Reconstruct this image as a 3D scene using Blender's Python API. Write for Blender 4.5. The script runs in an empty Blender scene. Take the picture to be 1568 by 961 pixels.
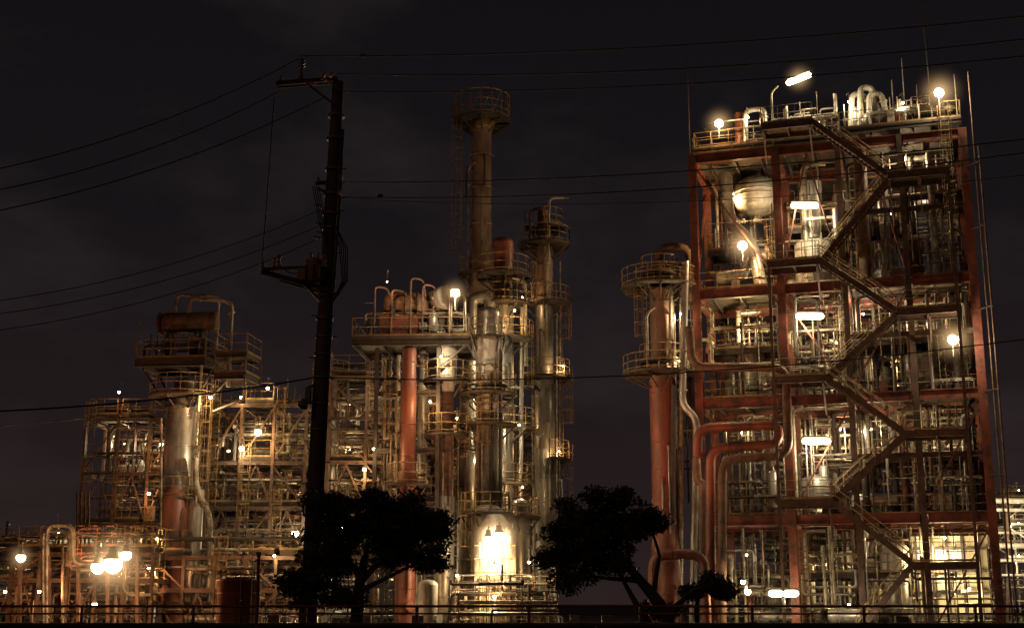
import bpy, math, random
import numpy as np
from mathutils import Vector
R = random.Random(11)
sc = bpy.context.scene
V = Vector
# ---------------------------------------------------------------- helpers: image pixels to world position at a chosen depth
TH = math.radians(12.5); S_ = math.sin(TH); C_ = math.cos(TH); FPX = 2000.0; CAMZ = 1.7
def _v(py): return (480.5-py)/FPX
def Z(py, D): v=_v(py); return CAMZ + D*(S_+v*C_)/(C_-v*S_)
def X(px, py, D): v=_v(py); return D*((px-784)/FPX)/(C_-v*S_)
def P(px, py, D): return V((X(px,py,D), D, Z(py,D)))

# ---------------------------------------------------------------- materials
MATS = {}
def mat(name, col, col2=None, rough=.6, metal=0., scale=1.2, emit=None, es=0, stretch=(1,1,1), bump=0., spot=None):
    m = bpy.data.materials.new(name); m.use_nodes = True
    nt = m.node_tree; b = nt.nodes['Principled BSDF']
    b.inputs['Roughness'].default_value = rough; b.inputs['Metallic'].default_value = metal
    b.inputs['Base Color'].default_value = (*col,1)
    if emit:
        b.inputs['Emission Color'].default_value = (*emit,1); b.inputs['Emission Strength'].default_value = es
        m.cycles.emission_sampling = 'NONE'
    if col2:
        tc = nt.nodes.new('ShaderNodeTexCoord'); mp = nt.nodes.new('ShaderNodeMapping')
        mp.inputs['Scale'].default_value = stretch
        nz = nt.nodes.new('ShaderNodeTexNoise'); nz.inputs['Scale'].default_value = scale
        nz.inputs['Detail'].default_value = 6; nz.inputs['Roughness'].default_value = .7
        cr = nt.nodes.new('ShaderNodeValToRGB')
        cr.color_ramp.elements[0].position = .38; cr.color_ramp.elements[0].color = (*col,1)
        cr.color_ramp.elements[1].position = .62; cr.color_ramp.elements[1].color = (*col2,1)
        nt.links.new(tc.outputs['Object'], mp.inputs[0]); nt.links.new(mp.outputs[0], nz.inputs['Vector'])
        nt.links.new(nz.outputs['Fac'], cr.inputs[0]); nt.links.new(cr.outputs[0], b.inputs['Base Color'])
        mr = nt.nodes.new('ShaderNodeMapRange'); mr.inputs[3].default_value = max(.1,rough-.15); mr.inputs[4].default_value = min(1,rough+.2)
        nt.links.new(nz.outputs['Fac'], mr.inputs[0]); nt.links.new(mr.outputs[0], b.inputs['Roughness'])
        if bump:
            bp = nt.nodes.new('ShaderNodeBump'); bp.inputs['Strength'].default_value = bump; bp.inputs['Distance'].default_value = .05
            nt.links.new(nz.outputs['Fac'], bp.inputs['Height']); nt.links.new(bp.outputs[0], b.inputs['Normal'])
    MATS[name] = m
mat('red_steel', (.21,.05,.03), (.06,.026,.018), .62, 0, 1.3, bump=.3)
mat('stair_steel', (.09,.045,.028), (.035,.022,.016), .7, 0, 1.8, bump=.2)
mat('dark_steel', (.05,.035,.027), (.022,.017,.014), .7, 0, 2)
mat('pipe', (.40,.35,.27), (.10,.08,.06), .42, .35, 1.5, bump=.15)
mat('pipe_rust', (.17,.095,.058), (.06,.036,.026), .6, .1, 1.8, bump=.2)
mat('stack', (.30,.20,.15), (.14,.085,.062), .55, .15, .9, stretch=(1,1,.3), bump=.2)
mat('clad', (.46,.43,.39), (.15,.13,.11), .36, .5, 1.1, stretch=(1,1,.3), bump=.2)
mat('red_clad', (.25,.08,.052), (.10,.042,.032), .45, .2, .9, stretch=(1,1,.28), bump=.2)
mat('rail', (.30,.19,.075), (.12,.08,.038), .6, .1, 3)
mat('deck', (.08,.058,.042), (.035,.028,.022), .8, .1, 2)
mat('panel', (.58,.54,.42), (.30,.26,.19), .6, 0, 1.4, stretch=(1,1,.3))
mat('white_tank', (.55,.52,.46), (.25,.22,.18), .45, .15, 1.1, stretch=(1,1,.3), bump=.15)
mat('orange_tank', (.30,.08,.03), (.12,.035,.02), .5, 0, .8, stretch=(1,1,.3))
mat('concrete', (.11,.08,.07), (.05,.038,.034), .85, 0, 1.5, bump=.3)
mat('asphalt', (.05,.05,.05), (.035,.035,.035), .9, 0, 4, bump=.3)
mat('soil', (.07,.06,.05), (.04,.035,.03), .95, 0, .6, bump=.5)
mat('road_paint', (.7,.7,.66), (.5,.5,.47), .7, 0, 4)
mat('pole', (.10,.065,.045), (.05,.035,.028), .85, 0, 3, stretch=(1,1,.1), bump=.3)
mat('bark', (.06,.04,.03), (.03,.02,.016), .9, 0, 6, stretch=(1,1,.3), bump=.6)
mat('leaf', (.04,.05,.026), (.06,.065,.03), .8, 0, 2)
mat('wire', (.02,.018,.018), None, .6)
mat('insulator', (.36,.17,.10), (.24,.10,.06), .3, 0, 5)
mat('lampglow', (1,.9,.7), None, .5, emit=(1,.78,.44), es=45)
mat('tubeglow', (1,.9,.7), None, .5, emit=(1,.84,.52), es=18)
mat('hotglow', (1,.9,.7), None, .5, emit=(1,.55,.22), es=9)
mat('housing', (.2,.17,.15), (.1,.085,.075), .5, .3, 3)
# self-emitting volume that imitates the glow around a lamp, fading outward
def glow_mat(name,col,k):
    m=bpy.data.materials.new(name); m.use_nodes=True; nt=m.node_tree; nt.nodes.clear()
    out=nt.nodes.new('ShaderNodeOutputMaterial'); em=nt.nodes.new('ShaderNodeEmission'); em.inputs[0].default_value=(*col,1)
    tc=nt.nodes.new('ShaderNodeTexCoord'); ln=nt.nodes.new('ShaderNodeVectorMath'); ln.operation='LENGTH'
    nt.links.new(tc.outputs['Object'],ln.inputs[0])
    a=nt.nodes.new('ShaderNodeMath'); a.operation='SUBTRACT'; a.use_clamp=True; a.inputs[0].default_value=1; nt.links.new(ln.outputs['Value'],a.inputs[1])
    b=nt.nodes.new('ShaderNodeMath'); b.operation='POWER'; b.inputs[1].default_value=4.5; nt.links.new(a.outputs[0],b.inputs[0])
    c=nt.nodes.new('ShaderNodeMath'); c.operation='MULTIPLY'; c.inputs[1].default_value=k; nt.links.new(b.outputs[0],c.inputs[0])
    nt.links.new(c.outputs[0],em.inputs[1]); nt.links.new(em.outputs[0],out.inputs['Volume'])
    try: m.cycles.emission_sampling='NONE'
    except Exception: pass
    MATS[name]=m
glow_mat('glow_volume',(1,.62,.28),1.25)

# ---------------------------------------------------------------- mesh builder
class MB:
    def __init__(s): s.v=[]; s.f=[]; s.m=[]; s.s=[]
    def tube(s, pts, r, n=6, mt='pipe', closed=False, cap=True, axis=None, smooth=True):
        pts=[V(p) for p in pts]; k=len(pts)
        rad = r if isinstance(r,(list,tuple)) else [r]*k
        b0=len(s.v); nrm=None; last=None
        for i,p in enumerate(pts):
            if axis is not None: t=axis
            elif closed: t=(pts[(i+1)%k]-pts[i-1])
            elif i==0: t=pts[1]-pts[0]
            elif i==k-1: t=pts[-1]-pts[-2]
            else: t=(pts[i+1]-pts[i]).normalized()+(pts[i]-pts[i-1]).normalized()
            if t.length<1e-7: t=last or V((0,0,1))
            t=t.normalized(); last=t
            if nrm is None:
                nrm=t.orthogonal().normalized() if abs(t.z)<.999 else V((1,0,0))
            nrm=(nrm-t*nrm.dot(t))
            if nrm.length<1e-6: nrm=t.orthogonal()
            nrm.normalize(); bi=t.cross(nrm)
            for j in range(n):
                a=2*math.pi*(j+.5)/n
                q=p+(nrm*math.cos(a)+bi*math.sin(a))*rad[i]
                s.v.append((q.x,q.y,q.z))
        segs=k if closed else k-1
        for i in range(segs):
            i2=(i+1)%k
            for j in range(n):
                j2=(j+1)%n
                s.f.append((b0+i*n+j,b0+i*n+j2,b0+i2*n+j2,b0+i2*n+j)); s.m.append(mt); s.s.append(smooth and n>4)
        if cap and not closed:
            for i in (0,k-1):
                if rad[i]<.01: continue
                c0=len(s.v)
                for j in range(n): s.v.append(s.v[b0+i*n+j])
                fc=[c0+j for j in range(n)]
                if i==0: fc.reverse()
                s.f.append(tuple(fc)); s.m.append(mt); s.s.append(False)
    def cyl(s,p,q,r,n=8,mt='pipe',cap=True,r2=None):
        s.tube([p,q],[r,r if r2 is None else r2],n,mt,cap=cap)
    def bar(s,p,q,r,mt='rail'): s.tube([p,q],r,4,mt,cap=False)
    def pipe(s,pts,r,n=8,mt='pipe',bend=None):
        bend=bend or r*3.2; pts=[V(p) for p in pts]; o=[pts[0]]
        for i in range(1,len(pts)-1):
            a=pts[i-1]-pts[i]; b=pts[i+1]-pts[i]
            k=min(bend,a.length*.48,b.length*.48)
            A=pts[i]+a.normalized()*k; B=pts[i]+b.normalized()*k
            for t in (0,.2,.4,.6,.8,1): o.append(A*(1-t)**2+pts[i]*2*t*(1-t)+B*t*t)
        o.append(pts[-1]); s.tube(o,r,n,mt)
        for i in range(len(pts)-1):      # flanges
            d=pts[i+1]-pts[i]
            if d.length>bend*2+.6 and r>.05:
                dn=d.normalized(); c=pts[i]+dn*(bend+.1)
                s.cyl(c,c+dn*.09,r*1.45 if r<.25 else r*1.15,n,mt)
    def box(s,c,ax,ay,az,mt):
        c=V(c);b=len(s.v)
        for sx,sy,sz in ((-1,-1,-1),(1,-1,-1),(1,1,-1),(-1,1,-1),(-1,-1,1),(1,-1,1),(1,1,1),(-1,1,1)):
            q=c+ax*sx+ay*sy+az*sz; s.v.append((q.x,q.y,q.z))
        for f in ((3,2,1,0),(4,5,6,7),(0,1,5,4),(1,2,6,5),(2,3,7,6),(3,0,4,7)):
            s.f.append(tuple(b+i for i in f)); s.m.append(mt); s.s.append(False)
    def beam(s,p,q,w,h,mt='red_steel'):
        p=V(p);q=V(q);d=q-p; L=d.length
        if L<1e-4: return
        d.normalize(); up=V((0,0,1))
        if abs(d.z)>.95: up=V((0,1,0))
        sd=d.cross(up).normalized(); u=sd.cross(d)
        s.box((p+q)/2,d*L/2,sd*w/2,u*h/2,mt)
    def ibeam(s,p,q,w,h,mt='red_steel',side=None):
        p=V(p);q=V(q);d=(q-p); L=d.length; d.normalize(); up=V((0,0,1))
        if abs(d.z)>.95: up=side or V((0,1,0))
        sd=d.cross(up).normalized(); u=sd.cross(d); c=(p+q)/2
        s.box(c+u*(h/2-.03),d*L/2,sd*w/2,u*.03,mt); s.box(c-u*(h/2-.03),d*L/2,sd*w/2,u*.03,mt)
        s.box(c,d*L/2,sd*.025,u*(h/2-.06),mt)
    def lathe(s,base,axis,prof,n=20,mt='clad'):
        base=V(base);axis=V(axis).normalized()
        s.tube([base+axis*t for t,_ in prof],[r for _,r in prof],n,mt,axis=axis)
    def vessel(s,p,q,r,n=20,mt='clad',head=.5,bands=0):
        p=V(p);q=V(q);L=(q-p).length; h=r*head
        pr=[]
        for a in (0,15,35,60,90):
            pr.append((h-h*math.cos(math.radians(a)),max(.004,r*math.sin(math.radians(a)))))
        pr+= [(L-t,rr) for t,rr in reversed(pr)]
        s.lathe(p,q-p,pr,n,mt)
        ax=(q-p).normalized()
        for i in range(bands):
            c=p+ax*(h+(L-2*h)*(i+.5)/bands); s.lathe(c,ax,[(0,r),(0,r+.04),(.07,r+.04),(.07,r)],n,mt)
    def ring(s,c,Rr,r,n=4,k=20,mt='rail',a0=0,a1=360):
        full = abs(a1-a0)>=359
        m = k if full else max(3,int(k*abs(a1-a0)/360)+1)
        pts=[]
        for i in range(m):
            a=math.radians(a0+(a1-a0)*i/(m if full else m-1))
            pts.append((c[0]+Rr*math.cos(a),c[1]+Rr*math.sin(a),c[2]))
        s.tube(pts,r,n,mt,closed=full,cap=False)
    def rails(s,pts,h=1.1,mt='rail',r=.024,closed=False,sp=1.2):
        pts=[V(p) for p in pts]
        if closed: pts=pts+[pts[0]]
        for a,b in zip(pts,pts[1:]):
            L=(b-a).length
            if L<.05: continue
            for hh in (h,h*.52): s.bar(a+V((0,0,hh)),b+V((0,0,hh)),r,mt)
            s.beam(a+V((0,0,.08)),b+V((0,0,.08)),.012,.12,mt)
            k=max(1,round(L/sp))
            for i in range(k+1):
                p=a+(b-a)*i/k; s.bar(p,p+V((0,0,h)),r,mt)
    def round_platform(s,cx,cy,z,ri,Ro,a0=0,a1=360,mt='deck',rm='rail'):
        k=max(6,int(28*(a1-a0)/360)); b=len(s.v)
        for i in range(k+1):
            a=math.radians(a0+(a1-a0)*i/k); c_,s_=math.cos(a),math.sin(a)
            for rr,zz in ((ri,z-.12),(Ro,z-.12),(Ro,z),(ri,z)): s.v.append((cx+rr*c_,cy+rr*s_,zz))
        for i in range(k):
            for j in range(4):
                j2=(j+1)%4
                s.f.append((b+i*4+j,b+i*4+j2,b+i*4+4+j2,b+i*4+4+j)); s.m.append(mt); s.s.append(False)
        m=max(5,int((a1-a0)/360*2*math.pi*Ro/.8))
        for hh in (1.1,.58,.14): s.ring((cx,cy,z+hh),Ro-.04,.027,4,28,rm,a0,a1)
        for i in range(m+1):
            a=math.radians(a0+(a1-a0)*i/m); px,py=cx+(Ro-.04)*math.cos(a),cy+(Ro-.04)*math.sin(a)
            s.bar((px,py,z-.1),(px,py,z+1.1),.027,rm)
            if i%2==0:
                s.beam((px,py,z-.18),(cx+ri*math.cos(a),cy+ri*math.sin(a),z-.18),.08,.14,mt)
                s.bar((px,py,z-.15),(cx+ri*math.cos(a),cy+ri*math.sin(a),z-1.0),.05,mt)
    def rect_platform(s,fr,u0,u1,w0,w1,z,rails='flrb',mt='deck',bm='dark_steel',rm='rail',bh=.3):
        s.box(fr((u0+u1)/2,(w0+w1)/2,z-.04),fr.U*(u1-u0)/2,fr.W*(w1-w0)/2,V((0,0,.04)),mt)
        zz=z-.084-bh/2
        for w in (w0+.08,w1-.08): s.ibeam(fr(u0,w,zz),fr(u1,w,zz),.16,bh,bm)
        k=max(1,int((u1-u0)/1.4))
        for i in range(k+1):
            u=u0+.08+(u1-u0-.16)*i/k; s.beam(fr(u,w0+.17,zz),fr(u,w1-.17,zz),.08,bh*.8,bm)
        e=.04
        if 'f' in rails: s.rails([fr(u0,w0+e,z),fr(u1,w0+e,z)],mt=rm)
        if 'b' in rails: s.rails([fr(u0,w1-e,z),fr(u1,w1-e,z)],mt=rm)
        if 'l' in rails: s.rails([fr(u0+e,w0,z),fr(u0+e,w1,z)],mt=rm)
        if 'r' in rails: s.rails([fr(u1-e,w0,z),fr(u1-e,w1,z)],mt=rm)
    def ladder(s,x,y,z0,z1,ang,cage=True,mt='rail'):
        a=math.radians(ang); o=V((math.cos(a),math.sin(a),0)); t=V((-o.y,o.x,0)); c=V((x,y,0))
        for sg in (-.24,.24): s.bar(c+t*sg+V((0,0,z0)),c+t*sg+V((0,0,z1+1.1)),.03,mt)
        z=z0+.2
        while z<z1: s.bar(c-t*.24+V((0,0,z)),c+t*.24+V((0,0,z)),.016,mt); z+=.33
        if cage:
            z=z0+2.3
            cc=c+o*.36
            while z<z1+1.1:
                s.ring((cc.x,cc.y,z),.38,.022,4,12,mt); z+=.85
            for k in (-80,-40,0,40,80):
                b=math.radians(ang+k); q=cc+V((math.cos(b),math.sin(b),0))*.38
                s.bar(q+V((0,0,z0+2.3)),q+V((0,0,z1+1.1)),.016,mt)
    def flight(s,p,q,wd,mt='stair_steel',rm='rail'):
        p=V(p);q=V(q)
        for o in (V((0,0,0)),wd):
            s.beam(p+o,q+o,.06,.34,mt)
            for hh in (1.0,.52): s.bar(p+o+V((0,0,hh)),q+o+V((0,0,hh)),.026,rm)
            L=(q-p).length;k=max(2,int(L/1.0))
            for i in range(k+1):
                c=p+(q-p)*i/k+o; s.bar(c,c+V((0,0,1.0)),.024,rm)
        h=q.z-p.z;k=max(3,int(abs(h)/.2)); d=(q-p); d.z=0; dn=d.normalized()
        for i in range(k):
            c=p+(q-p)*(i+.5)/k+wd*.5; s.box(c,dn*.12,wd*.47,V((0,0,.015)),mt)
    def finish(s,name,parent=None):
        me=bpy.data.meshes.new(name); me.from_pydata(s.v,[],s.f)
        used=sorted(set(s.m)); ix={n:i for i,n in enumerate(used)}
        for n in used: me.materials.append(MATS[n])
        me.polygons.foreach_set('material_index',[ix[m] for m in s.m])
        me.polygons.foreach_set('use_smooth',s.s); me.update()
        o=bpy.data.objects.new(name,me); sc.collection.objects.link(o)
        if parent: o.parent=parent
        return o
def empty(name):
    e=bpy.data.objects.new(name,None); sc.collection.objects.link(e); return e
class Frame:
    def __init__(s,x,y,ang=0):
        a=math.radians(ang); s.O=V((x,y,0)); s.U=V((math.cos(a),math.sin(a),0)); s.W=V((-math.sin(a),math.cos(a),0))
    def __call__(s,u,w,z): return s.O+s.U*u+s.W*w+V((0,0,z))

WARM=(1,.62,.26); WHT=(1,.81,.50); ORG=(1,.46,.18); GRN=(1,.76,.36)
NL=[0]
def add_glow(parent,p,rad):  # sphere of emissive glow put around a lamp
    m=MB(); m.lathe(V((0,0,-1)),(0,0,1),[(1-math.cos(math.pi*i/10),max(.004,math.sin(math.pi*i/10))) for i in range(11)],16,'glow_volume')
    o=m.finish('glow_volume',parent); o.location=p; o.scale=(rad,rad,rad)
def lamp(mb,parent,p,power,col=WARM,bulb=.13,kind='bulb',glow_r=0,soft=.1):
    p=V(p)
    if kind=='bulb':
        mb.lathe(p-V((0,0,bulb)),(0,0,1),[(bulb-bulb*math.cos(a),max(.004,bulb*math.sin(a))) for a in [math.pi*i/6 for i in range(7)]],10,'lampglow')
        mb.lathe(p+V((0,0,bulb*.5)),(0,0,1),[(0,bulb*1.1),(bulb*.7,bulb*.6),(bulb*1.4,bulb*.5)],10,'housing')
        mb.bar(p+V((0,0,bulb*1.5)),p+V((0,0,.7)),.03,'housing')
        mb.bar(p+V((0,0,.7)),p+V((.0,.6,.7)),.03,'housing')
        lp=p-V((0,.02,bulb+soft+.06))
    elif kind=='flood':
        mb.box(p+V((0,.13,0)),V((.26,0,0)),V((0,.1,0)),V((0,0,.2)),'housing')
        mb.lathe(p+V((0,.02,0)),(0,-1,0),[(0,bulb),(.05,bulb*.95),(.1,bulb*.6),(.12,.01)],14,'lampglow')
        mb.bar(p+V((0,.1,-.2)),p+V((0,.1,-1.0)),.04,'housing')
        lp=p-V((0,.35,.1))
    else:
        d=V((1,0,0))
        if kind=='tilt': d=V((math.cos(.38),0,math.sin(.38)))
        mb.vessel(p-d*.88,p+d*.88,.19,12,'tubeglow',1.)
        mb.beam(p-d*.8+V((0,.05,.28)),p+d*.8+V((0,.05,.28)),.3,.08,'housing')
        mb.bar(p+V((0,.1,.28)),p+V((0,.1,.9)),.035,'housing')
        lp=p-V((0,.1,.4))
    l=bpy.data.lights.new('lamp_light','POINT'); l.energy=power; l.color=col; l.shadow_soft_size=soft
    o=bpy.data.objects.new('lamp_light',l); o.location=lp; sc.collection.objects.link(o)
    if parent: o.parent=parent
    if glow_r: add_glow(parent,p-V((0,.1,0)),glow_r)
    NL[0]+=1

PM=['pipe','pipe','clad','pipe_rust','dark_steel','dark_steel']
RS=(.022,.028,.035,.045,.055,.07,.09,.12)
def valve(mb,p):
    p=V(p); mb.lathe(p-V((.22,0,0)),(1,0,0),[(0,.16),(.06,.16),(.1,.08),(.22,.14),(.34,.08),(.38,.16),(.44,.16)],8,'pipe')
    mb.cyl(p,p+V((0,0,.45)),.03,6,'pipe'); mb.ring(p+V((0,0,.45)),.17,.02,4,10,'red_steel')
def pipework(mb,fr,u0,u1,w0,w1,z0,z1,nv,nh,ne,rmax=.16,bundles=3):
    Rz=lambda a,b:R.uniform(a,b)
    for _ in range(int(nv*1.7)):
        r=R.choice(RS+(rmax,)); u=Rz(u0,u1); w=Rz(w0,w1); n=8 if r>.05 else 5
        zb=z0 if R.random()<.6 else Rz(z0,z0+(z1-z0)*.5); zt=z1 if R.random()<.5 else Rz(z0+(z1-z0)*.5,z1)
        m=R.choice(PM)
        if R.random()<.5:
            pts=[fr(u,w,zb),fr(u,w,zt)]
            if R.random()<.6: du=R.choice((-1,1))*Rz(.6,3.0); pts.append(fr(min(u1,max(u0,u+du)),w,zt))
            else: pts.append(fr(u,min(w1,max(w0,w+Rz(-2,2)+.1)),zt))
            mb.pipe(pts,r,n,m)
        else:
            mb.cyl(fr(u,w,zb),fr(u,w,zt),r,n,m)
            if r>.05:
                for k in range(R.randint(0,3)):
                    z=Rz(zb,zt); mb.cyl(fr(u,w,z),fr(u,w,z+.08),r*1.6,8,m)
    for _ in range(int(nh*1.6)):
        r=R.choice(RS); w=Rz(w0,w1); z=Rz(z0+.3,z1-.2); a=Rz(u0,u1); b=min(u1,a+Rz(1.5,6)); a=max(u0,b-Rz(2,6)); m=R.choice(PM); n=8 if r>.05 else 5
        if R.random()<.5: mb.pipe([fr(a,w,z),fr(b,w,z),fr(b,w,z+Rz(-1.8,1.8))],r,n,m)
        else: mb.pipe([fr(a,w,z+Rz(-1.5,1.5)),fr(a,w,z),fr(b,w,z),fr(b,min(w1,w+1.5),z)],r,n,m)
        if R.random()<.4: valve(mb,fr((a+b)/2,w,z))
    for _ in range(bundles):
        w=Rz(w0,w1); z=Rz(z0+.8,z1-.5)
        for k in range(R.randint(2,4)):
            r=R.choice((.04,.06,.08,.1,.12)); mb.cyl(fr(u0,w+k*.3,z+r),fr(u1,w+k*.3,z+r),r,8,R.choice(PM))
    for _ in range(ne):
        u=Rz(u0+.5,u1-.5); w=Rz(w0+.3,w1); t=R.random()
        if t<.45:
            r=Rz(.25,.6); h=min(Rz(1.2,3.0),z1-z0-.6); zb=z0+.4
            mb.vessel(fr(u,w,zb),fr(u,w,zb+h),r,14,R.choice(('clad','pipe','red_clad','clad')),.5,2)
            mb.cyl(fr(u,w,zb-.4),fr(u,w,zb+.12),r*.7,10,'dark_steel')
            mb.pipe([fr(u,w,zb+h-.02),fr(u,w,zb+h+.35),fr(u+1,w,zb+h+.35)],.07,8,'pipe')
        elif t<.75:
            r=Rz(.25,.5); L=Rz(1.5,3); zb=z0+r+.5
            mb.vessel(fr(u-L/2,w,zb),fr(u+L/2,w,zb),r,14,R.choice(('clad','pipe_rust','clad')),.5,2)
            for q in (-L/4,L/4): mb.box(fr(u+q,w,z0+.3),fr.U*.08,fr.W*r*.8,V((0,0,.35)),'dark_steel')
        else:
            mb.box(fr(u,w,z0+.7),fr.U*Rz(.2,.4),fr.W*.25,V((0,0,Rz(.35,.6))),R.choice(('pipe','housing','red_steel')))
            mb.bar(fr(u,w,z0+1),fr(u,w,z1),.04,'pipe')
def steel_frame(mb,fr,us,ws,zs,cw=.35,bh=.4,cm='red_steel',bm='red_steel',brace=.3,inner=None):
    for i,u in enumerate(us):
        for w in ws:
            c_=cm if inner is None or i in (0,1,len(us)-1) else inner
            k=cw if c_==cm else cw*.7
            mb.ibeam(fr(u,w,0),fr(u,w,zs[-1]),k,k,c_,side=fr.W)
    for z in zs:
        for w in ws:
            for a,b in zip(us,us[1:]): mb.ibeam(fr(a+cw/2,w,z-bh/2),fr(b-cw/2,w,z-bh/2),cw*.7,bh,bm)
        for u in us:
            for a,b in zip(ws,ws[1:]): mb.ibeam(fr(u,a+cw/2,z-bh/2),fr(u,b-cw/2,z-bh/2),cw*.7,bh,bm)
    zz=[0]+list(zs)
    for w in ws:
        for a,b in zip(us,us[1:]):
            for z,y in zip(zz,zz[1:]):
                if R.random()<brace:
                    if R.random()<.5: a_,b_=a,b
                    else: a_,b_=b,a
                    mb.beam(fr(a_,w+.02,z),fr(b_,w+.02,y-bh),.1,.1,bm)
                elif R.random()<brace:
                    m_=(a+b)/2; mb.beam(fr(a,w+.02,z),fr(m_,w+.02,y-bh),.09,.09,bm); mb.beam(fr(b,w+.02,z),fr(m_,w+.02,y-bh),.09,.09,bm)

# ================================================================= RIGHT PROCESS TOWER
def build_tower():
    E=empty('process_tower'); fr=Frame(11.9,82,-17.2)
    us=[0,5.4,9.3,13.1,16.9]; ws=[0,6,12]; zs=[7.0,14.3,21.4,30.6]
    m=MB(); steel_frame(m,fr,us,ws,zs,.5,.62,brace=.2,inner='stair_steel')
    for u in us[:1]+us[-1:]:
        for a,b in zip([0]+zs,zs):
            m.beam(fr(u,0.1,a),fr(u,6,b-.7),.14,.14); m.beam(fr(u,12,a),fr(u,6,b-.7),.14,.14)
    for z in zs:
        for i in range(10):
            u=.9+i*1.7; m.beam(fr(u,.2,z-.2),fr(u,11.8,z-.2),.12,.25,'dark_steel')
    for z in (10.6,18.,25.9):
        m.ibeam(fr(9.5,0,z-.2),fr(16.7,0,z-.2),.2,.3,'stair_steel'); m.ibeam(fr(5.6,6,z-.2),fr(16.7,6,z-.2),.2,.3,'dark_steel')
    for d,z1 in ((.5,34.),(.9,29.)): m.cyl(fr(17.2+d*.6,-.2-d,0),fr(17.2+d*.6,-.2-d,z1),.06,8,'pipe_rust')
    for z in (4,9,14,19,24,28): m.bar(fr(16.9,-.1,z),fr(17.8,-1.2,z),.05,'dark_steel')
    m.finish('steel_frame',E)
    d=MB()
    for z in zs:
        d.box(fr(2.7,6.2,z+.03),fr.U*2.6,fr.W*5.7,V((0,0,.03)),'deck')
        d.box(fr(13.2,7,z+.03),fr.U*3.6,fr.W*4.9,V((0,0,.03)),'deck')
        d.box(fr(7.6,8.5,z+.03),fr.U*1.8,fr.W*3.2,V((0,0,.03)),'deck')
        d.rails([fr(0,0,z+.06),fr(5.3,0,z+.06)]); d.rails([fr(0,12,z+.06),fr(0,0,z+.06)]); d.rails([fr(9.3,2.1,z+.06),fr(16.9,2.1,z+.06)])
        d.rails([fr(16.9,0,z+.06),fr(16.9,12,z+.06)]); d.rails([fr(0,12,z+.06),fr(16.9,12,z+.06)])
    for z,u0,u1,w0,w1 in ((25.8,5.8,12.8,2.5,6),(18,9.3,16.5,2.2,5.5),(10.6,9.3,16.5,2.2,5.5),(3.6,6,12,2.2,5.5),(27.2,13.2,16.8,2,6),(18.0,.3,5.,2.5,5),(25.0,.3,3.,3.5,6.5)):
        d.rect_platform(fr,u0,u1,w0,w1,z,'flr')
    for u,w,a,b in ((8.9,.4,14.3,21.4),(9.8,2,21.4,25.8),(16,2.,14.3,18),(4.8,1,21.4,25),(13.,2,7,10.6),(5.9,1.2,0,7)): d.ladder(fr(u,w,0).x,fr(u,w,0).y,a,b,-107)
    d.finish('decks_and_railings',E)
    st=MB(); wd=fr.W*-.95
    yl=[192,402,578,765]; yr=[268,475,660,860]
    uL=(5.0,7.9); zl=[Z(y,78.7) for y in yl]; zr=[Z(y,76.7) for y in yr]
    for i in range(4):
        st.rect_platform(fr,uL[0]-.2,uL[1]+.1,-2.3,-.3,zl[i],'fl',bm='stair_steel',bh=.34)
        st.rect_platform(fr,12.3,15.9,-2.3,-.3,zr[i],'fr',bm='stair_steel',bh=.34)
        st.flight(fr(7.9,-1.25,zl[i]-.1),fr(12.3,-1.25,zr[i]-.1),wd)
        if i<3: st.flight(fr(12.3,-.3,zr[i]-.1),fr(7.9,-.3,zl[i+1]-.1),wd*.9)
        else: st.flight(fr(12.3,-.3,zr[i]-.1),fr(8.9,-.3,0),wd*.9)
    for u,w in ((4.9,-2.2),(15.8,-2.2)):
        st.ibeam(fr(u,w,0),fr(u,w,zl[1] if u<9 else zr[0]),.18,.18,'stair_steel',side=fr.W)
    for i in range(4):
        for u in (12.4,14.2,15.8): st.beam(fr(u,-2.2,zr[i]-.5),fr(u,-.3,zr[i]-2.2),.1,.1,'stair_steel')
        for u in (4.9,7.8): st.beam(fr(u,-2.2,zl[i]-.5),fr(u,-.3,zl[i]-2.2),.1,.1,'stair_steel')
    st.finish('zigzag_staircase',E)
    pw=MB(); lv=[.0]+zs
    for a,b in zip(lv,zs):
        dense=1.15 if b<22 else .75
        pipework(pw,fr,.5,5.1,1,11,a+.06,b-.7,int(15*dense),int(13*dense),2 if b>22 else 5,.18,2)
        pipework(pw,fr,5.6,9.2,.5,11,a+.06,b-.7,int(18*dense),int(16*dense),3,.2,2)
        if a<1: pipework(pw,fr,9.4,12,.5,11.5,a+.06,b-.7,16,14,4,.22,2); pipework(pw,fr,12.2,16.7,.5,3,a+.06,b-.7,9,8,0,.1,0)
        else: pipework(pw,fr,9.4,16.5,.5,11.5,a+.06,b-.7,int(40*dense),int(32*dense),9,.22,3)
    c=fr(3.6,4.5,0)
    pw.vessel(V((c.x,c.y,27.4)),V((c.x,c.y,30.2)),1.55,24,'white_tank',.7,2)
    pw.cyl(V((c.x,c.y,27.6)),V((c.x,c.y,26.9)),.3,12,'pipe')
    pw.pipe([fr(1.8,2.6,30),fr(1.9,2.6,26.6),fr(3.4,2.4,25.0),fr(3.9,2.2,22.0)],.42,14,'clad',1.3)
    pw.pipe([fr(4.6,3,24.2),fr(3.0,3,24.2),fr(2.6,3,22.8),fr(1.0,3,22.8)],.5,14,'clad',.8)
    c=fr(7.3,3.0,0); pw.vessel(V((c.x,c.y,21.8)),V((c.x,c.y,25.0)),1.2,24,'white_tank',.25,3)
    pw.cyl(fr(7.3,3,25),fr(7.3,3,28.9),.75,18,'clad')
    pw.vessel(fr(13.4,3.0,14.9),fr(13.4,3,17.2),1.15,22,'clad',.5,2)
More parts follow.
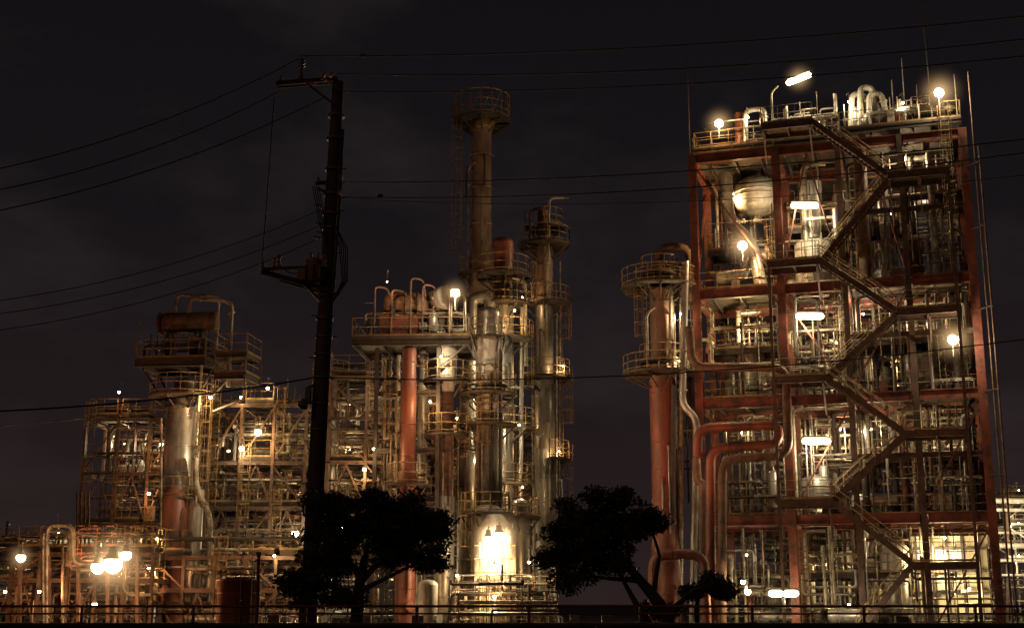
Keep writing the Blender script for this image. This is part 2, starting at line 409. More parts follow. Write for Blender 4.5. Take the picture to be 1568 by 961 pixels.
    pw.vessel(fr(2.9,4.5,14.6),fr(2.9,4.5,18.4),.85,20,'clad',.5,2)
    pw.cyl(fr(10.6,1.6,21.6),fr(10.6,1.6,30.4),.42,16,'pipe_rust'); pw.cyl(fr(11.9,2.5,21.6),fr(11.9,2.5,29),.34,14,'clad')
    pw.vessel(fr(11.2,3.1,0.3),fr(11.2,3.1,5.4),.9,20,'clad',.4,3)
    pw.vessel(fr(6.8,2.5,7.3),fr(6.8,2.5,9.6),1.0,20,'clad',.4,2)
    def Q(*pp,D=79.5): return [P(a,b,D) for a,b in pp]
    pw.pipe(Q((1088,965),(1088,686),(1192,680),(1192,650),(1068,655),(1068,700)),.30,14,'red_clad',.9)
    pw.pipe(Q((1106,965),(1106,703),(1208,696),(1203,562),(1060,562),(1055,500),D=79.0),.27,14,'pipe_rust',.9)
    pw.pipe(Q((1000,965),(1000,848),(1078,848),(1082,965),D=77.5),.30,14,'red_clad',.9)
    pw.pipe(Q((1060,965),(1067,640),(1045,620),(1050,400),D=81.2),.22,14,'clad',.8)
    pw.pipe(Q((1078,965),(1076,740),(1068,735),(1066,700),D=80.4),.26,12,'pipe_rust',.8)
    for y in (520,470,600): pw.pipe(Q((1040,y),(1090,y),(1090,y+40),D=83.5),.12,8,'pipe')
    pw.finish('pipework_and_vessels',E)
    t=MB()
    t.rect_platform(fr,4.8,9.5,.15,5.5,31.15,'flb'); t.rect_platform(fr,9.55,16.9,-.3,6,31.3,'frb')
    t.rect_platform(fr,.1,4.7,.2,6,31.1,'flb')
    pipework(t,fr,.6,4.4,1,6,31.1,33.2,9,6,3,.12,1)
    pipework(t,fr,5,9.3,.6,5.3,31.2,33.4,12,7,3,.12,1)
    pipework(t,fr,9.7,16.6,.5,6,31.3,33.5,32,20,9,.12,2)
    for u0,ht in ((10.4,34.1),(10.95,34.5),(11.5,34.0)):
        t.pipe([fr(u0-.25,1.2,31.3),fr(u0,1.2,ht),fr(u0+.7,1.4,ht),fr(u0+1.15,1.6,31.3)],.2,12,'white_tank',.4)
    t.vessel(fr(10.6,3,31.4),fr(10.6,3,33.3),.6,18,'white_tank',.6,2)
    t.pipe([fr(3.4,1.5,31.1),fr(3.4,1.5,33.9),fr(4.7,1.5,33.9),fr(4.7,1.5,31.4)],.17,10,'clad',.5)
    t.vessel(fr(2.9,2.2,31.2),fr(2.9,2.2,34.1),.3,14,'red_clad',.6,1)
    t.vessel(fr(15.9,1.5,31.4),fr(15.9,1.5,34.0),.24,12,'clad',.6,1)
    t.bar(fr(-.1,-.1,30.6),fr(-.1,-.1,38.8),.045,'dark_steel')
    t.bar(fr(15.2,-.1,31.4),fr(15.0,-.1,42.5),.04,'dark_steel')
    for u,h in ((13.6,35.8),(12.9,34.4),(8.2,34.2),(16.7,34.3),(7.1,33.6),(14.4,33.9)): t.bar(fr(u,.2,31.3),fr(u,.2,h),.03,'pipe')
    t.pipe([fr(5.35,-.2,31.3),fr(5.35,-.2,34.3),fr(5.8,-.2,34.7)],.07,8,'pipe',.3)
    t.ladder(fr(15.9,-.3,0).x,fr(15.9,-.3,0).y,21.4,30.9,250)
    t.finish('roof_equipment',E)
    b=MB()
    for i in range(25):
        u=12.3+i*.18; b.box(fr(u,4.4+(.05 if i%2 else 0),2.9),fr.U*.09,fr.W*.05,V((0,0,2.9)),'panel')
    for i in range(4): b.box(fr(14.5,4.24,1.0+i*1.35),fr.U*2.3,fr.W*.06,V((0,0,.09)),'dark_steel')
    for u in (12.5,13.4,14.3,15.2,16.1): b.box(fr(u,4.22,2.9),fr.U*.07,fr.W*.07,V((0,0,2.9)),'dark_steel')
    b.finish('switch_room_wall',E)
    L=MB()
    for (px,py,u,w,pw_) in ((1232,315,6.6,-.4,700),(1240,484,6.6,-.4,700),(1250,675,6.6,-.4,700)):
        D=fr(u,w,0).y; lamp(L,E,P(px,py,D),pw_,WHT,kind='tube')
    lamp(L,E,P(1200,908,78.5),420,WHT,kind='tube')
    lamp(L,E,P(1223,121,79.5),520,WHT,kind='tilt',glow_r=1.5)
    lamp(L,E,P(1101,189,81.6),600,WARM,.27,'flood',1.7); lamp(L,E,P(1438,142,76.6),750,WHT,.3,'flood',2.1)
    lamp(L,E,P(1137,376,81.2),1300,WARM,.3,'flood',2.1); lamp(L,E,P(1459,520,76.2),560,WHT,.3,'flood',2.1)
    lamp(L,E,P(1385,243,80),450,WHT,.13)
    lamp(L,E,fr(13.2,2.4,4.9),420,GRN,.07,soft=.06); lamp(L,E,fr(15.4,2.2,2.6),380,GRN,.07,soft=.06); lamp(L,E,fr(14.2,2.0,5.6),260,GRN,.07,soft=.06)
    for a,b in zip(lv,zs):
        z=b-1.3
        for u,w,p_ in ((2.4,3.0,520),(7.4,6,520),(10.8,3.0,480),(14.8,3.6,400),(12.5,9.5,430)):
            if b>22: p_*=.55
            if b<8: p_*=1.0
            lamp(L,E,fr(u+R.uniform(-.9,.9),w+R.uniform(-.5,.5),z-R.uniform(0,2.4)),p_*R.choice((.35,.8,1.5)),R.choice((WARM,GRN,GRN,WHT)),.07,soft=.06)
    for u,w,z in ((10.2,.2,33.3),(3.6,1,33.3),(13.5,.6,33.0)): lamp(L,E,fr(u,w+.2,z),130,WHT,.08,soft=.06)
    L.finish('lamp_fixtures',E)
build_tower()

# ================================================================= COLUMNS
def column(name,px,D,base_py,secs,plats=(),ladders=(),n=24,extra=None,seams=True):
    E=empty(name); m=MB(); py=secs[len(secs)//2][1]; x=X(px,py,D); k=D/FPX/.985
    top=None
    for i,(yb,yt,wp,mt) in enumerate(secs):
        z0=0 if yb is None else Z(yb,D); z1=Z(yt,D); r=wp/2*k
        if i>0 and abs(top[1]-r)>.02:
            m.lathe((x,D,top[0]-.001),(0,0,1),[(0,top[1]),(.7,r)],n,mt); z0=top[0]+.7
        m.lathe((x,D,z0),(0,0,1),[(0,r),(z1-z0,r)],n,mt)
        if seams:
            z=z0+.6
            while z<z1-.4:
                m.lathe((x,D,z),(0,0,1),[(0,r),(.01,r+.022),(.06,r+.022),(.07,r)],n,mt); z+=R.uniform(1.3,2.0)
            for j in range(int((z1-z0)/2.5)):
                a=R.uniform(-2.9,-.2); zz=R.uniform(z0+.5,z1-.3); d=V((math.cos(a),math.sin(a),0)); c=V((x,D,zz))
                rr=R.choice((.06,.09,.2)); m.cyl(c+d*(r-.05),c+d*(r+.22),rr,10,mt); m.cyl(c+d*(r+.2),c+d*(r+.27),rr*1.4,10,mt)
                if rr<.1: m.pipe([c+d*(r+.25),c+d*(r+.5),c+d*(r+.5)-V((0,0,R.uniform(1.5,6)))],rr*.8,8,R.choice(PM),.25)
        top=(z1,r)
    z1,r=top
    m.lathe((x,D,z1),(0,0,1),[(0,r),(r*.25,r*.9),(r*.45,r*.6),(r*.55,.01)],n,secs[-1][3])
    m.lathe((x,D,0),(0,0,1),[(0,secs[0][2]/2*k*1.25),(.4,secs[0][2]/2*k*1.25)],n,'concrete')
    m.finish('shell',E)
    p=MB()
    for (py_,Rpx,a0,a1) in plats:
        z=Z(py_,D); rr=[s[2] for s in secs if (s[0] is None or s[0]>=py_) and s[1]<=py_]
        ri=(rr[0] if rr else secs[-1][2])/2*k; p.round_platform(x,D,z,ri+.02,Rpx*k,a0,a1)
    for (yb,yt,ang,off) in ladders:
        a=math.radians(ang); z0=Z(yb,D); p.ladder(x+math.cos(a)*off*k,D+math.sin(a)*off*k,max(0,z0),Z(yt,D),ang)
    if extra: extra(E,m,p,x,D,k)
    p.finish('platforms_and_piping',E)
    return E

def ex(E,m,p,x,D,k):
    z=Z(186,D); p.lathe((x,D,z-.7),(0,0,1),[(0,.74),(.55,1.05),(.55,.72)],20,'rail')
    for py in (240,290,345,400): p.ring((x,D,Z(py,D)),.86,.06,6,20,'pipe')
    p.pipe([P(716,440,D-.6),P(718,255,D-.6),P(727,248,D-.6)],.09,8,'pipe')
    for py in (215,255,300,350,400): p.bar(P(705,py,D),P(725,py,D),.04,'rail')
    p.ring((x,D,Z(150,D)),45*k-.04,.05,4,28,'rail')
    for i in range(16):
        a=i*math.pi/8; b=(i+1)*math.pi/8; r=45*k-.04
        p.bar((x+r*math.cos(a),D+r*math.sin(a),z),(x+r*math.cos(b),D+r*math.sin(b),Z(150,D)),.02,'rail'); p.bar((x+r*math.cos(a),D+r*math.sin(a),z),(x+r*math.cos(a),D+r*math.sin(a),Z(150,D)),.03,'rail')
column('flue_stack',738,92,None,[(None,400,40,'stack'),(400,193,31,'stack')],[(186,45,0,360),(420,36,0,360)],[(430,190,190,33)],extra=ex)
def ex(E,m,p,x,D,k):
    p.pipe([P(840,400,D-.8),P(841,303,D-.8),P(871,303,D-.8)],.09,8,'pipe',.4)
    p.pipe([P(812,372,D-.5),P(812,322,D-.5),P(830,318,D-.5),P(830,330,D-.5)],.11,8,'pipe_rust',.3)
    p.pipe([P(853,900,D-.5),P(853,480,D-.5)],.07,8,'pipe'); p.pipe([P(857,860,D-.4),P(858,400,D-.4)],.045,6,'pipe')
    p.pipe([P(818,880,D-.7),P(816,600,D-.7),P(820,590,D)],.1,8,'pipe')
    L=MB(); lamp(L,E,P(862,560,D-1.4),110,WARM,.05,soft=.05); lamp(L,E,P(856,690,D-1.2),120,WARM,.05,soft=.05); lamp(L,E,P(800,455,D-2),110,WARM,.05,soft=.05); L.finish('lamps',E)
column('distillation_column',833,85,None,[(None,585,30,'clad'),(585,470,27,'clad'),(470,375,28,'stack'),(375,325,20,'pipe_rust')],
    [(375,41,0,360),(348,32,-90,200),(466,40,-150,110),(578,40,-180,150),(702,38,-80,100)],[(570,470,10,26),(700,585,10,27),(890,705,10,26),(460,378,200,20)],extra=ex)
def ex(E,m,p,x,D,k):
    p.pipe([P(722,640,D-1.2),P(722,455,D-1.2),P(750,455,D-1.2),P(750,500,D-1.2)],.36,14,'clad',.9)
    p.pipe([P(805,560,D-.5),P(804,430,D-.5),P(785,425,D-.5)],.12,8,'pipe')
    p.pipe([P(797,760,D-.5),P(800,470,D-.5)],.14,8,'clad')
    L=MB(); lamp(L,E,P(697,448,D-7.5),500,WHT,.22,'flood',1.3)
    for a,b,w in ((788,475,210),(733,610,240),(795,650,170),(735,700,200),(800,745,170),(758,545,170)): lamp(L,E,P(a,b,D-2.4),w,R.choice((WARM,WHT)),.06,soft=.06)
    L.finish('lamps',E)
column('distillation_column',770,80,None,[(None,470,34,'clad'),(470,414,30,'pipe_rust'),(414,372,34,'red_clad')],
    [(422,42,0,360),(466,42,-170,140),(520,48,-180,120),(655,50,-190,100),(740,44,-190,100)],[(515,422,15,36),(650,525,350,30)],extra=ex)
def ex(E,m,p,x,D,k):
    for i in range(6):
        a=R.uniform(-170,-10); r=24*k
        p.cyl((x+r*math.cos(math.radians(a)),D+r*math.sin(math.radians(a)),0),(x+r*math.cos(math.radians(a)),D+r*math.sin(math.radians(a)),Z(R.uniform(480,640),D)),R.uniform(.04,.1),8,R.choice(PM))
column('distillation_column',748,76,None,[(None,745,40,'clad'),(745,640,36,'clad'),(640,515,38,'white_tank'),(515,478,32,'clad')],
    [(603,44,-190,40),(590,30,150,380),(515,26,0,360),(650,44,-190,10)],[(740,605,260,22)],extra=ex)
column('pressure_vessel',746,75,None,[(None,785,48,'clad')],[(785,40,-180,80)],[(900,785,200,26)])
column('pressure_vessel',797,77,None,[(None,800,30,'clad'),(800,770,24,'clad')],[(790,30,-180,60)],[])
column('pressure_vessel',715,77,None,[(None,690,26,'clad'),(690,560,22,'clad')],[(690,30,-180,40)],[(790,690,200,18)])
column('pressure_vessel',684,75,None,[(None,760,28,'clad'),(760,600,22,'pipe_rust'),(600,535,30,'white_tank')],[(665,34,-180,60),(583,36,-180,60)],[(760,665,10,18)])
column('distillation_column',626,74,None,[(None,735,30,'red_clad'),(735,590,24,'red_clad'),(590,535,22,'red_clad')],[(740,30,-180,120)],[(735,590,190,18)])
column('distillation_column',649,76,None,[(None,590,17,'clad'),(590,540,14,'clad')],[(760,32,-180,100)],[])
column('pressure_vessel',655,70,None,[(None,895,30,'white_tank')],[],[])
column('distillation_column',508,84,None,[(None,640,20,'clad'),(640,580,17,'pipe_rust')],[(580,26,-180,100)],[(640,580,180,12)])
column('pressure_vessel',470,86,None,[(None,720,16,'pipe_rust'),(720,690,12,'clad')],[(722,22,-180,100)],[])
def ex(E,m,p,x,D,k):
    p.pipe([P(1008,410,D),P(1010,378,D),P(1055,378,D),P(1058,460,D)],.26,12,'pipe_rust',.8)
    p.pipe([P(992,560,D-1),P(990,480,D-1),P(1002,470,D-1)],.1,8,'pipe')
    p.pipe([P(1026,560,D-.9),P(1027,420,D-.9)],.12,8,'pipe'); p.pipe([P(1030,800,D-.9),P(1032,590,D-.9)],.18,10,'dark_steel')
    p.pipe([P(1042,930,D-.3),P(1044,400,D-.3)],.16,10,'pipe')
    pipework(p,Frame(x+.7,D-.5,0),0,1.4,0,2.5,8,24,7,8,0,.1,0)
    L=MB(); lamp(L,E,P(1043,480,D-1.0),220,GRN,.06,soft=.06); lamp(L,E,P(1047,550,D-1.0),260,GRN,.06,soft=.06); L.finish('lamps',E)
column('distillation_column',1010,83,None,[(None,835,44,'red_clad'),(835,585,39,'red_clad'),(585,435,32,'stack'),(435,405,28,'pipe_rust')],
    [(440,60,150,400),(440,40,-180,180),(572,60,130,410),(420,30,0,360),(555,34,-180,40)],[(570,442,200,26)],extra=ex)
def ex(E,m,p,x,D,k):
    fr=Frame(x,D,-8)
    z=Z(556,D); p.rect_platform(fr,-2.3,1.9,-1.8,1.6,z,'flrb',bh=.4)
    p.vessel(fr(-1.3,-.5,z+2.3),fr(2.1,-.5,z+2.3),.62,20,'pipe_rust',.35,3)
    p.lathe(fr(-1.32,-.5,z+2.3),-fr.U,[(0,.68),(.1,.68),(.1,.5),(.28,.3),(.34,.01)],18,'red_clad')
    for u in (-.8,1.2): p.box(fr(u,-.5,z+.9),fr.U*.08,fr.W*.45,V((0,0,.9)),'dark_steel')
    p.rect_platform(fr,2.3,4.2,-1.4,1.2,Z(578,D),'flrb',bh=.3); p.rect_platform(fr,2.3,4.2,-1.4,1.2,Z(548,D),'flr',bh=.2)
    p.pipe([fr(.4,-.9,z+2.8),fr(.4,-.9,z+3.7),fr(3.0,-.9,z+3.4),fr(3.0,-.9,z-1.6)],.13,10,'clad',.5)
    p.pipe([fr(-.4,-.9,z+2.8),fr(-.4,-.9,z+3.9),fr(2.0,-.4,z+3.9),fr(2.0,-.4,z)],.08,10,'pipe',.4)
    p.pipe([fr(1.3,-.9,z-3),fr(1.4,-.9,z+1.2),fr(.5,-.9,z+1.4)],.1,8,'pipe',.3)
    pipework(p,fr,-2,1.7,-1.4,1.2,z,z+1.6,7,5,1,.06,0)
    for u in (-2.1,-1.2,2.4,4.1): p.bar(fr(u,-1.5,z-.3),fr(u*.35,-.5,z-2.6),.06,'dark_steel')
    p.bar(fr(-2.2,-1.7,z),fr(-2.2,-1.7,z+2.2),.04,'rail'); p.pipe([fr(4.1,-1.3,z-1),fr(4.1,-1.3,z-2.4),fr(2.2,-.9,z-3)],.07,8,'pipe',.3)
    p.lathe((X(264,820,D-.6),D-.6,0),(0,0,1),[(0,.80),(Z(752,D)-.4,.80),(Z(752,D),.5),(Z(745,D),.2)],20,'red_clad')
    p.lathe((X(297,820,D-.2),D-.2,0),(0,0,1),[(0,.45),(Z(750,D),.45)],16,'clad')
    p.pipe([P(320,900,D),P(322,790,D),P(300,745,D-1),P(300,700,D-1.4)],.16,10,'pipe',.6)
    p.pipe([P(247,640,D-1.2),P(247,860,D-1.2)],.07,8,'pipe'); p.ladder(x+1.15,D-.5,Z(800,D),Z(610,D),-30)
    L=MB(); lamp(L,E,P(322,608,D-1.6),240,WARM,.09); lamp(L,E,P(240,820,D-3),260,WARM,.07,soft=.06); lamp(L,E,P(350,690,D-2.5),330,WHT,.07,soft=.06)
    L.finish('lamps',E)
column('distillation_column',280,75,None,[(None,760,46,'red_clad'),(760,625,50,'clad'),(612,585,30,'clad')],[(606,52,-200,60),(762,36,-200,60)],[],extra=ex)

# ================================================================= DRUM DECK (centre)
def drum_deck():
    E=empty('overhead_drum_structure'); fr=Frame(X(545,525,75),75,-3); z=Z(523,75); W=X(722,525,75)-X(545,525,75)
    m=MB(); m.rect_platform(fr,0,W,-1.5,3.5,z,'flrb',bh=.45)
    for u in (1.4,W-1.8):
        for w in (-.8,3): m.ibeam(fr(u,w,0),fr(u,w,z-.55),.22,.22,'dark_steel',side=fr.W)
    for u in (0.1,W-.1): m.beam(fr(u,-1.3,z-.5),fr(1.4 if u<1 else W-1.8,-.8,z-1.7),.12,.12,'dark_steel')
    for zz in (z-3.2,z-6.5,z-9.5):
        for w in (-.8,3): m.ibeam(fr(1.4,w,zz),fr(W-1.8,w,zz),.2,.3,'dark_steel')
    m.vessel(fr(1.5,.3,z+2.1),fr(4.3,.3,z+2.1),.85,22,'pipe_rust',.4,3)
    m.box(fr(2.6,-.4,z+.75),fr.U*1.1,fr.W*.5,V((0,0,.6)),'red_steel')
    a=fr(4.2,1.6,z+2.5); b=fr(5.5,-.8,z+2.5); m.vessel(a,b,.72,24,'white_tank',.2,2)
    for u,w in ((4.4,1.1),(5.2,-.2)): m.box(fr(u,w,z+.9),fr.U*.3,fr.W*.08,V((0,0,.9)),'dark_steel')
    for u,h in ((1.2,3.1),(2.2,2.9),(3.3,3.6),(4.0,3.2)):
        m.pipe([fr(u,-.9,z),fr(u,-.9,z+h),fr(u+.7,-.7,z+h-.1),fr(u+.8,-.4,z+2.6)],.06,8,'pipe_rust',.3)
    m.pipe([fr(5.6,-1.2,z),fr(5.6,-1.2,z+3),fr(6.5,-1.2,z+2.4),fr(6.6,-1.2,z)],.05,8,'pipe',.3)
    pipework(m,fr,.4,W-.4,-.8,2.6,z,z+2.4,18,12,3,.08,1)
    pipework(m,fr,1.4,W-1.8,.6,3,z-9,z-.7,20,22,3,.14,2)
    m.finish('steelwork_and_drums',E)
    L=MB()
    lamp(L,E,fr(4.6,-1.6,z-3.8),200,WARM,.06,soft=.06); lamp(L,E,fr(5.2,-1.6,z-1.2),280,WHT,.06,soft=.06); lamp(L,E,fr(1.5,-2,z-6.5),150,WARM,.06,soft=.06)
    lamp(L,E,fr(2.0,-1.6,z+3.2),60,ORG,.04,soft=.05)
    L.finish('lamps',E)
drum_deck()

# ================================================================= PIPE RACKS / LOW FRAMES
def rack(name,px0,px1,D,dep,levels_py,lamps,nbay,dens=1.,powr=200,ang=0,cm='pipe_rust'):
    E=empty(name); zs=sorted(Z(y,D) for y in levels_py); x0=X(px0,levels_py[0],D); x1=X(px1,levels_py[0],D); W=x1-x0
    fr=Frame(x0,D,ang); m=MB(); us=[W*i/nbay for i in range(nbay+1)]; ws=[0,dep/2,dep]
    steel_frame(m,fr,us,ws,zs,.18,.22,cm,cm,.5); m.finish('steel_frame',E)
    d=MB()
    for z in zs[1:] if len(zs)>1 else zs:
        for a,b in zip(us,us[1:]):
            if R.random()<.6: d.rect_platform(fr,a+.15,b-.15,.2,dep*.5-.2,z+.3,R.choice(('f','fr','fl','flr')),bh=.16)
            if R.random()<.25: q=fr(a+.4,0,0); d.ladder(q.x,q.y,max(0,z-3),z,-90)
    d.finish('walkways',E)
    p=MB(); lv=[0]+zs
    for a,b in zip(lv,zs):
        pipework(p,fr,0,W,0,dep,a+.1,b-.3,int(W*2.3*dens),int(W*2.3*dens),int(W*.3*dens),.16,4)
    pipework(p,fr,0,W,0,dep*.6,zs[-1],zs[-1]+1.3,int(W*.6),int(W*.5),int(W*.1),.07,1)
    p.finish('pipework',E)
    L=MB()
    for (px,py,dd,pw_,b) in lamps: lamp(L,E,P(px,py,D+dd),pw_*1.4,R.choice((WARM,WHT,WARM)) if px>250 else ORG,b,soft=.07,glow_r=(1.1 if b>.2 and b<.4 else (2.6 if b>=.4 else 0)))
    for i in range(max(1,int(W/6.5))):
        for a,b in zip(lv,zs):
            if b-a>1.6: lamp(L,E,fr(R.uniform(.5,W-.5),R.uniform(dep*.3,dep*.8),b-.9-R.uniform(0,.8)),powr*R.choice((.6,1.3,2.4)),R.choice((WARM,GRN,WHT)),.04,soft=.04)
    L.finish('lamps',E)
    return E
rack('pipe_rack',132,330,90,9,[640,722,800,860],[(182,600,-.5,40,.08),(247,680,-1,130,.13),(228,755,-1,100,.1)],4,.8,180)
rack('pipe_rack',322,470,84,9,[618,706,775,850],[(395,661,-1,260,.22),(370,686,-1,120,.15),(410,594,-.5,60,.1),(369,608,-.5,50,.08),(452,816,-2,260,.22)],3,.9,180)
rack('pipe_rack',505,620,83,8,[575,638,705,775,850],[(558,718,-1,170,.12),(590,600,-1,120,.05)],2,.9,140)
rack('pipe_rack',610,850,87,9,[660,740,810,870],[(700,640,-1,170,.08),(690,850,-3,200,.1)],4,.8,190)
rack('pipe_rack',20,235,70,7,[845,885],[(32,853,-8,170,.21),(150,868,-9,190,.3),(173,863,-9.2,450,.42),(193,849,-9,190,.24),(60,905,-2,80,.08),(145,925,-4,90,.12)],5,.8,80)
rack('pipe_rack',235,470,72,7,[850,900],[(228,870,-1,150,.09),(420,850,-1,110,.07)],5,.7,100)
rack('pipe_rack',-160,70,96,8,[838,880],[(8,905,-3,230,.1)],6,.6,140)
rack('pipe_rack',1100,1500,98,7,[800,870],[(1145,905,-20,200,.18),(1138,890,-20,90,.14),(1300,925,-21,160,.08)],6,.5,300)
rack('pipe_rack',1535,1900,128,10,[765,800,850],[(1560,800,-2,450,.08),(1556,860,-2,450,.08)],5,.6,520,cm='white_tank')
def gantry():
    m=MB()
    for a,b,t,r,D in ((72,112,803,.12,66),(66,106,812,.09,67),(96,146,818,.07,68),(120,190,850,.08,69)):
        m.pipe([P(a,965,D),P(a,t,D),P(b,t,D),P(b,t+60,D),P(b+40,t+60,D)],r,10,'pipe',.5)
    for i in range(5):
        D=71+i*.5; m.cyl(P(-80,856+i*10,D),P(235,854+i*10,D),.05+.02*(i%3),8,'pipe')
    for px in range(-60,240,45): m.ibeam(P(px,970,66),P(px,850,66),.16,.16,'pipe_rust')
    for px in (118,124,130,136): m.cyl(P(px,900,80),P(px,752,80),.06,6,'pipe_rust')
    m.finish('pipe_gantry')
gantry()
def pipeline(px0,px1,pys,D,lamps,pw_):
    m=MB()
    for i,y in enumerate(pys): m.cyl(P(px0,y,D),P(px1,y+2,D),(.24,.16,.12)[i%3],10,'white_tank')
    for px in range(int(px0)+20,int(px1),50): m.ibeam(P(px,965,D+.3),P(px,pys[0],D+.3),.25,.25,'pipe_rust')
    E=m.finish('elevated_pipeline'); L=MB()
    for px,py in lamps: lamp(L,E,P(px,py,D-3.5),pw_,WHT,.05,soft=.05)
    L.finish('pipeline_lamps',E)
pipeline(-300,150,(826,835,844),115,((10,815),(90,815),(-60,815)),430)
pipeline(1522,1900,(766,780,815,835,858,880),120,((1560,750),(1548,805),(1560,850)),800)
def furnace():
    E=empty('process_furnace'); D=72; m=MB()
    x0,x1=X(738,860,D),X(778,860,D); xc=(x0+x1)/2; y=D
    m.lathe((xc,y+1.2,0),(0,0,1),[(0,1.15),(Z(812,D),1.15),(Z(800,D),.8),(Z(785,D),.4)],24,'white_tank')
    for i in range(8):
        x=x0-.1+(x1-x0+.2)*i/7; m.cyl((x,y-.25,0),(x,y-.25,Z(830-10*(i%3),D)),.035,8,'pipe')
    for py in (835,855,875,900,925): m.bar((x0-.4,y-.3,Z(py,D)),(x1+.4,y-.3,Z(py,D)),.03,'rail')
    m.ladder(xc+.5,y-.4,0,Z(830,D),-90,False)
    m.finish('burner_shell',E)
    L=MB(); lamp(L,E,P(748,826,D-.9),480,WHT,.28,glow_r=1.5); lamp(L,E,P(764,820,D-.8),440,WHT,.3,glow_r=2.2); lamp(L,E,P(757,865,D-1.1),320,WARM,.1); lamp(L,E,P(757,912,D-1.4),240,WARM,.09); lamp(L,E,P(700,880,D),240,WARM,.07); lamp(L,E,P(810,860,D),240,WARM,.07)
    L.finish('burner_lamps',E)
    b=MB(); fr=Frame(X(690,900,70),70,0)
    pipework(b,fr,0,5.6,0,4,0.1,3.2,26,22,4,.1,1); b.finish('feed_piping',E)
furnace()
def tank():
    m=MB(); D=58; x=X(366,905,D); r=32/FPX*D; zt=Z(890,D)
    m.lathe((x,D,0),(0,0,1),[(0,r),(zt,r),(zt+.02,r+.05),(zt+.08,r+.05),(zt+.22,r*.5),(zt+.28,.01)],32,'orange_tank')
    for i in range(3): m.lathe((x,D,.3+i*.9),(0,0,1),[(0,r),(.01,r+.03),(.07,r+.03),(.08,r)],32,'orange_tank')
    m.rails([(x+r*.9*math.cos(a),D+r*.9*math.sin(a),zt+.05) for a in [i*math.pi/6 for i in range(12)]],h=.5,closed=True)
    m.ladder(x+r*.5,D-r*.9,0,zt,-60,False); m.finish('storage_tank')
tank()

def add_uplight(px,D,power,col,z=.9,tgt=None,sz=60):  # unseen spotlight added low down to light the columns and tower
    E=empty('added_uplight'); x=X(px,940,D); m=MB()
    m.cyl((x,D,0),(x,D,z),.05,8,'housing'); m.box(V((x,D,z+.15)),V((.25,0,0)),V((0,.12,0)),V((0,0,.17)),'housing')
    m.box(V((x,D+.125,z+.15)),V((.21,0,0)),V((0,.004,0)),V((0,0,.13)),'hotglow'); m.finish('fixture',E)
    l=bpy.data.lights.new('beam','SPOT'); l.energy=power; l.color=col; l.spot_size=math.radians(sz); l.spot_blend=1; l.shadow_soft_size=.15
    o=bpy.data.objects.new('beam',l); o.location=(x,D+.25,z+.3); sc.collection.objects.link(o); o.parent=E
    t=V(tgt)-o.location; o.rotation_euler=t.to_track_quat('-Z','Y').to_euler()
RED=(1,.36,.16)
add_uplight(60,67,5200,(1,.27,.11),tgt=(X(280,660,75),75,12),sz=40); add_uplight(560,60,2600,RED,tgt=(X(630,620,76),76,12),sz=45)
add_uplight(880,66,4400,RED,tgt=(X(1010,620,83),83,13),sz=42); add_uplight(640,58,11000,(1,.55,.28),tgt=(X(760,330,88),88,29),sz=40)
add_uplight(930,58,6500,RED,tgt=(11.5,81,16),sz=36); add_uplight(1380,54,3400,(1,.42,.2),tgt=(23,79,18),sz=75)
add_uplight(420,60,1600,ORG,tgt=(X(300,540,75),75,18),sz=45)

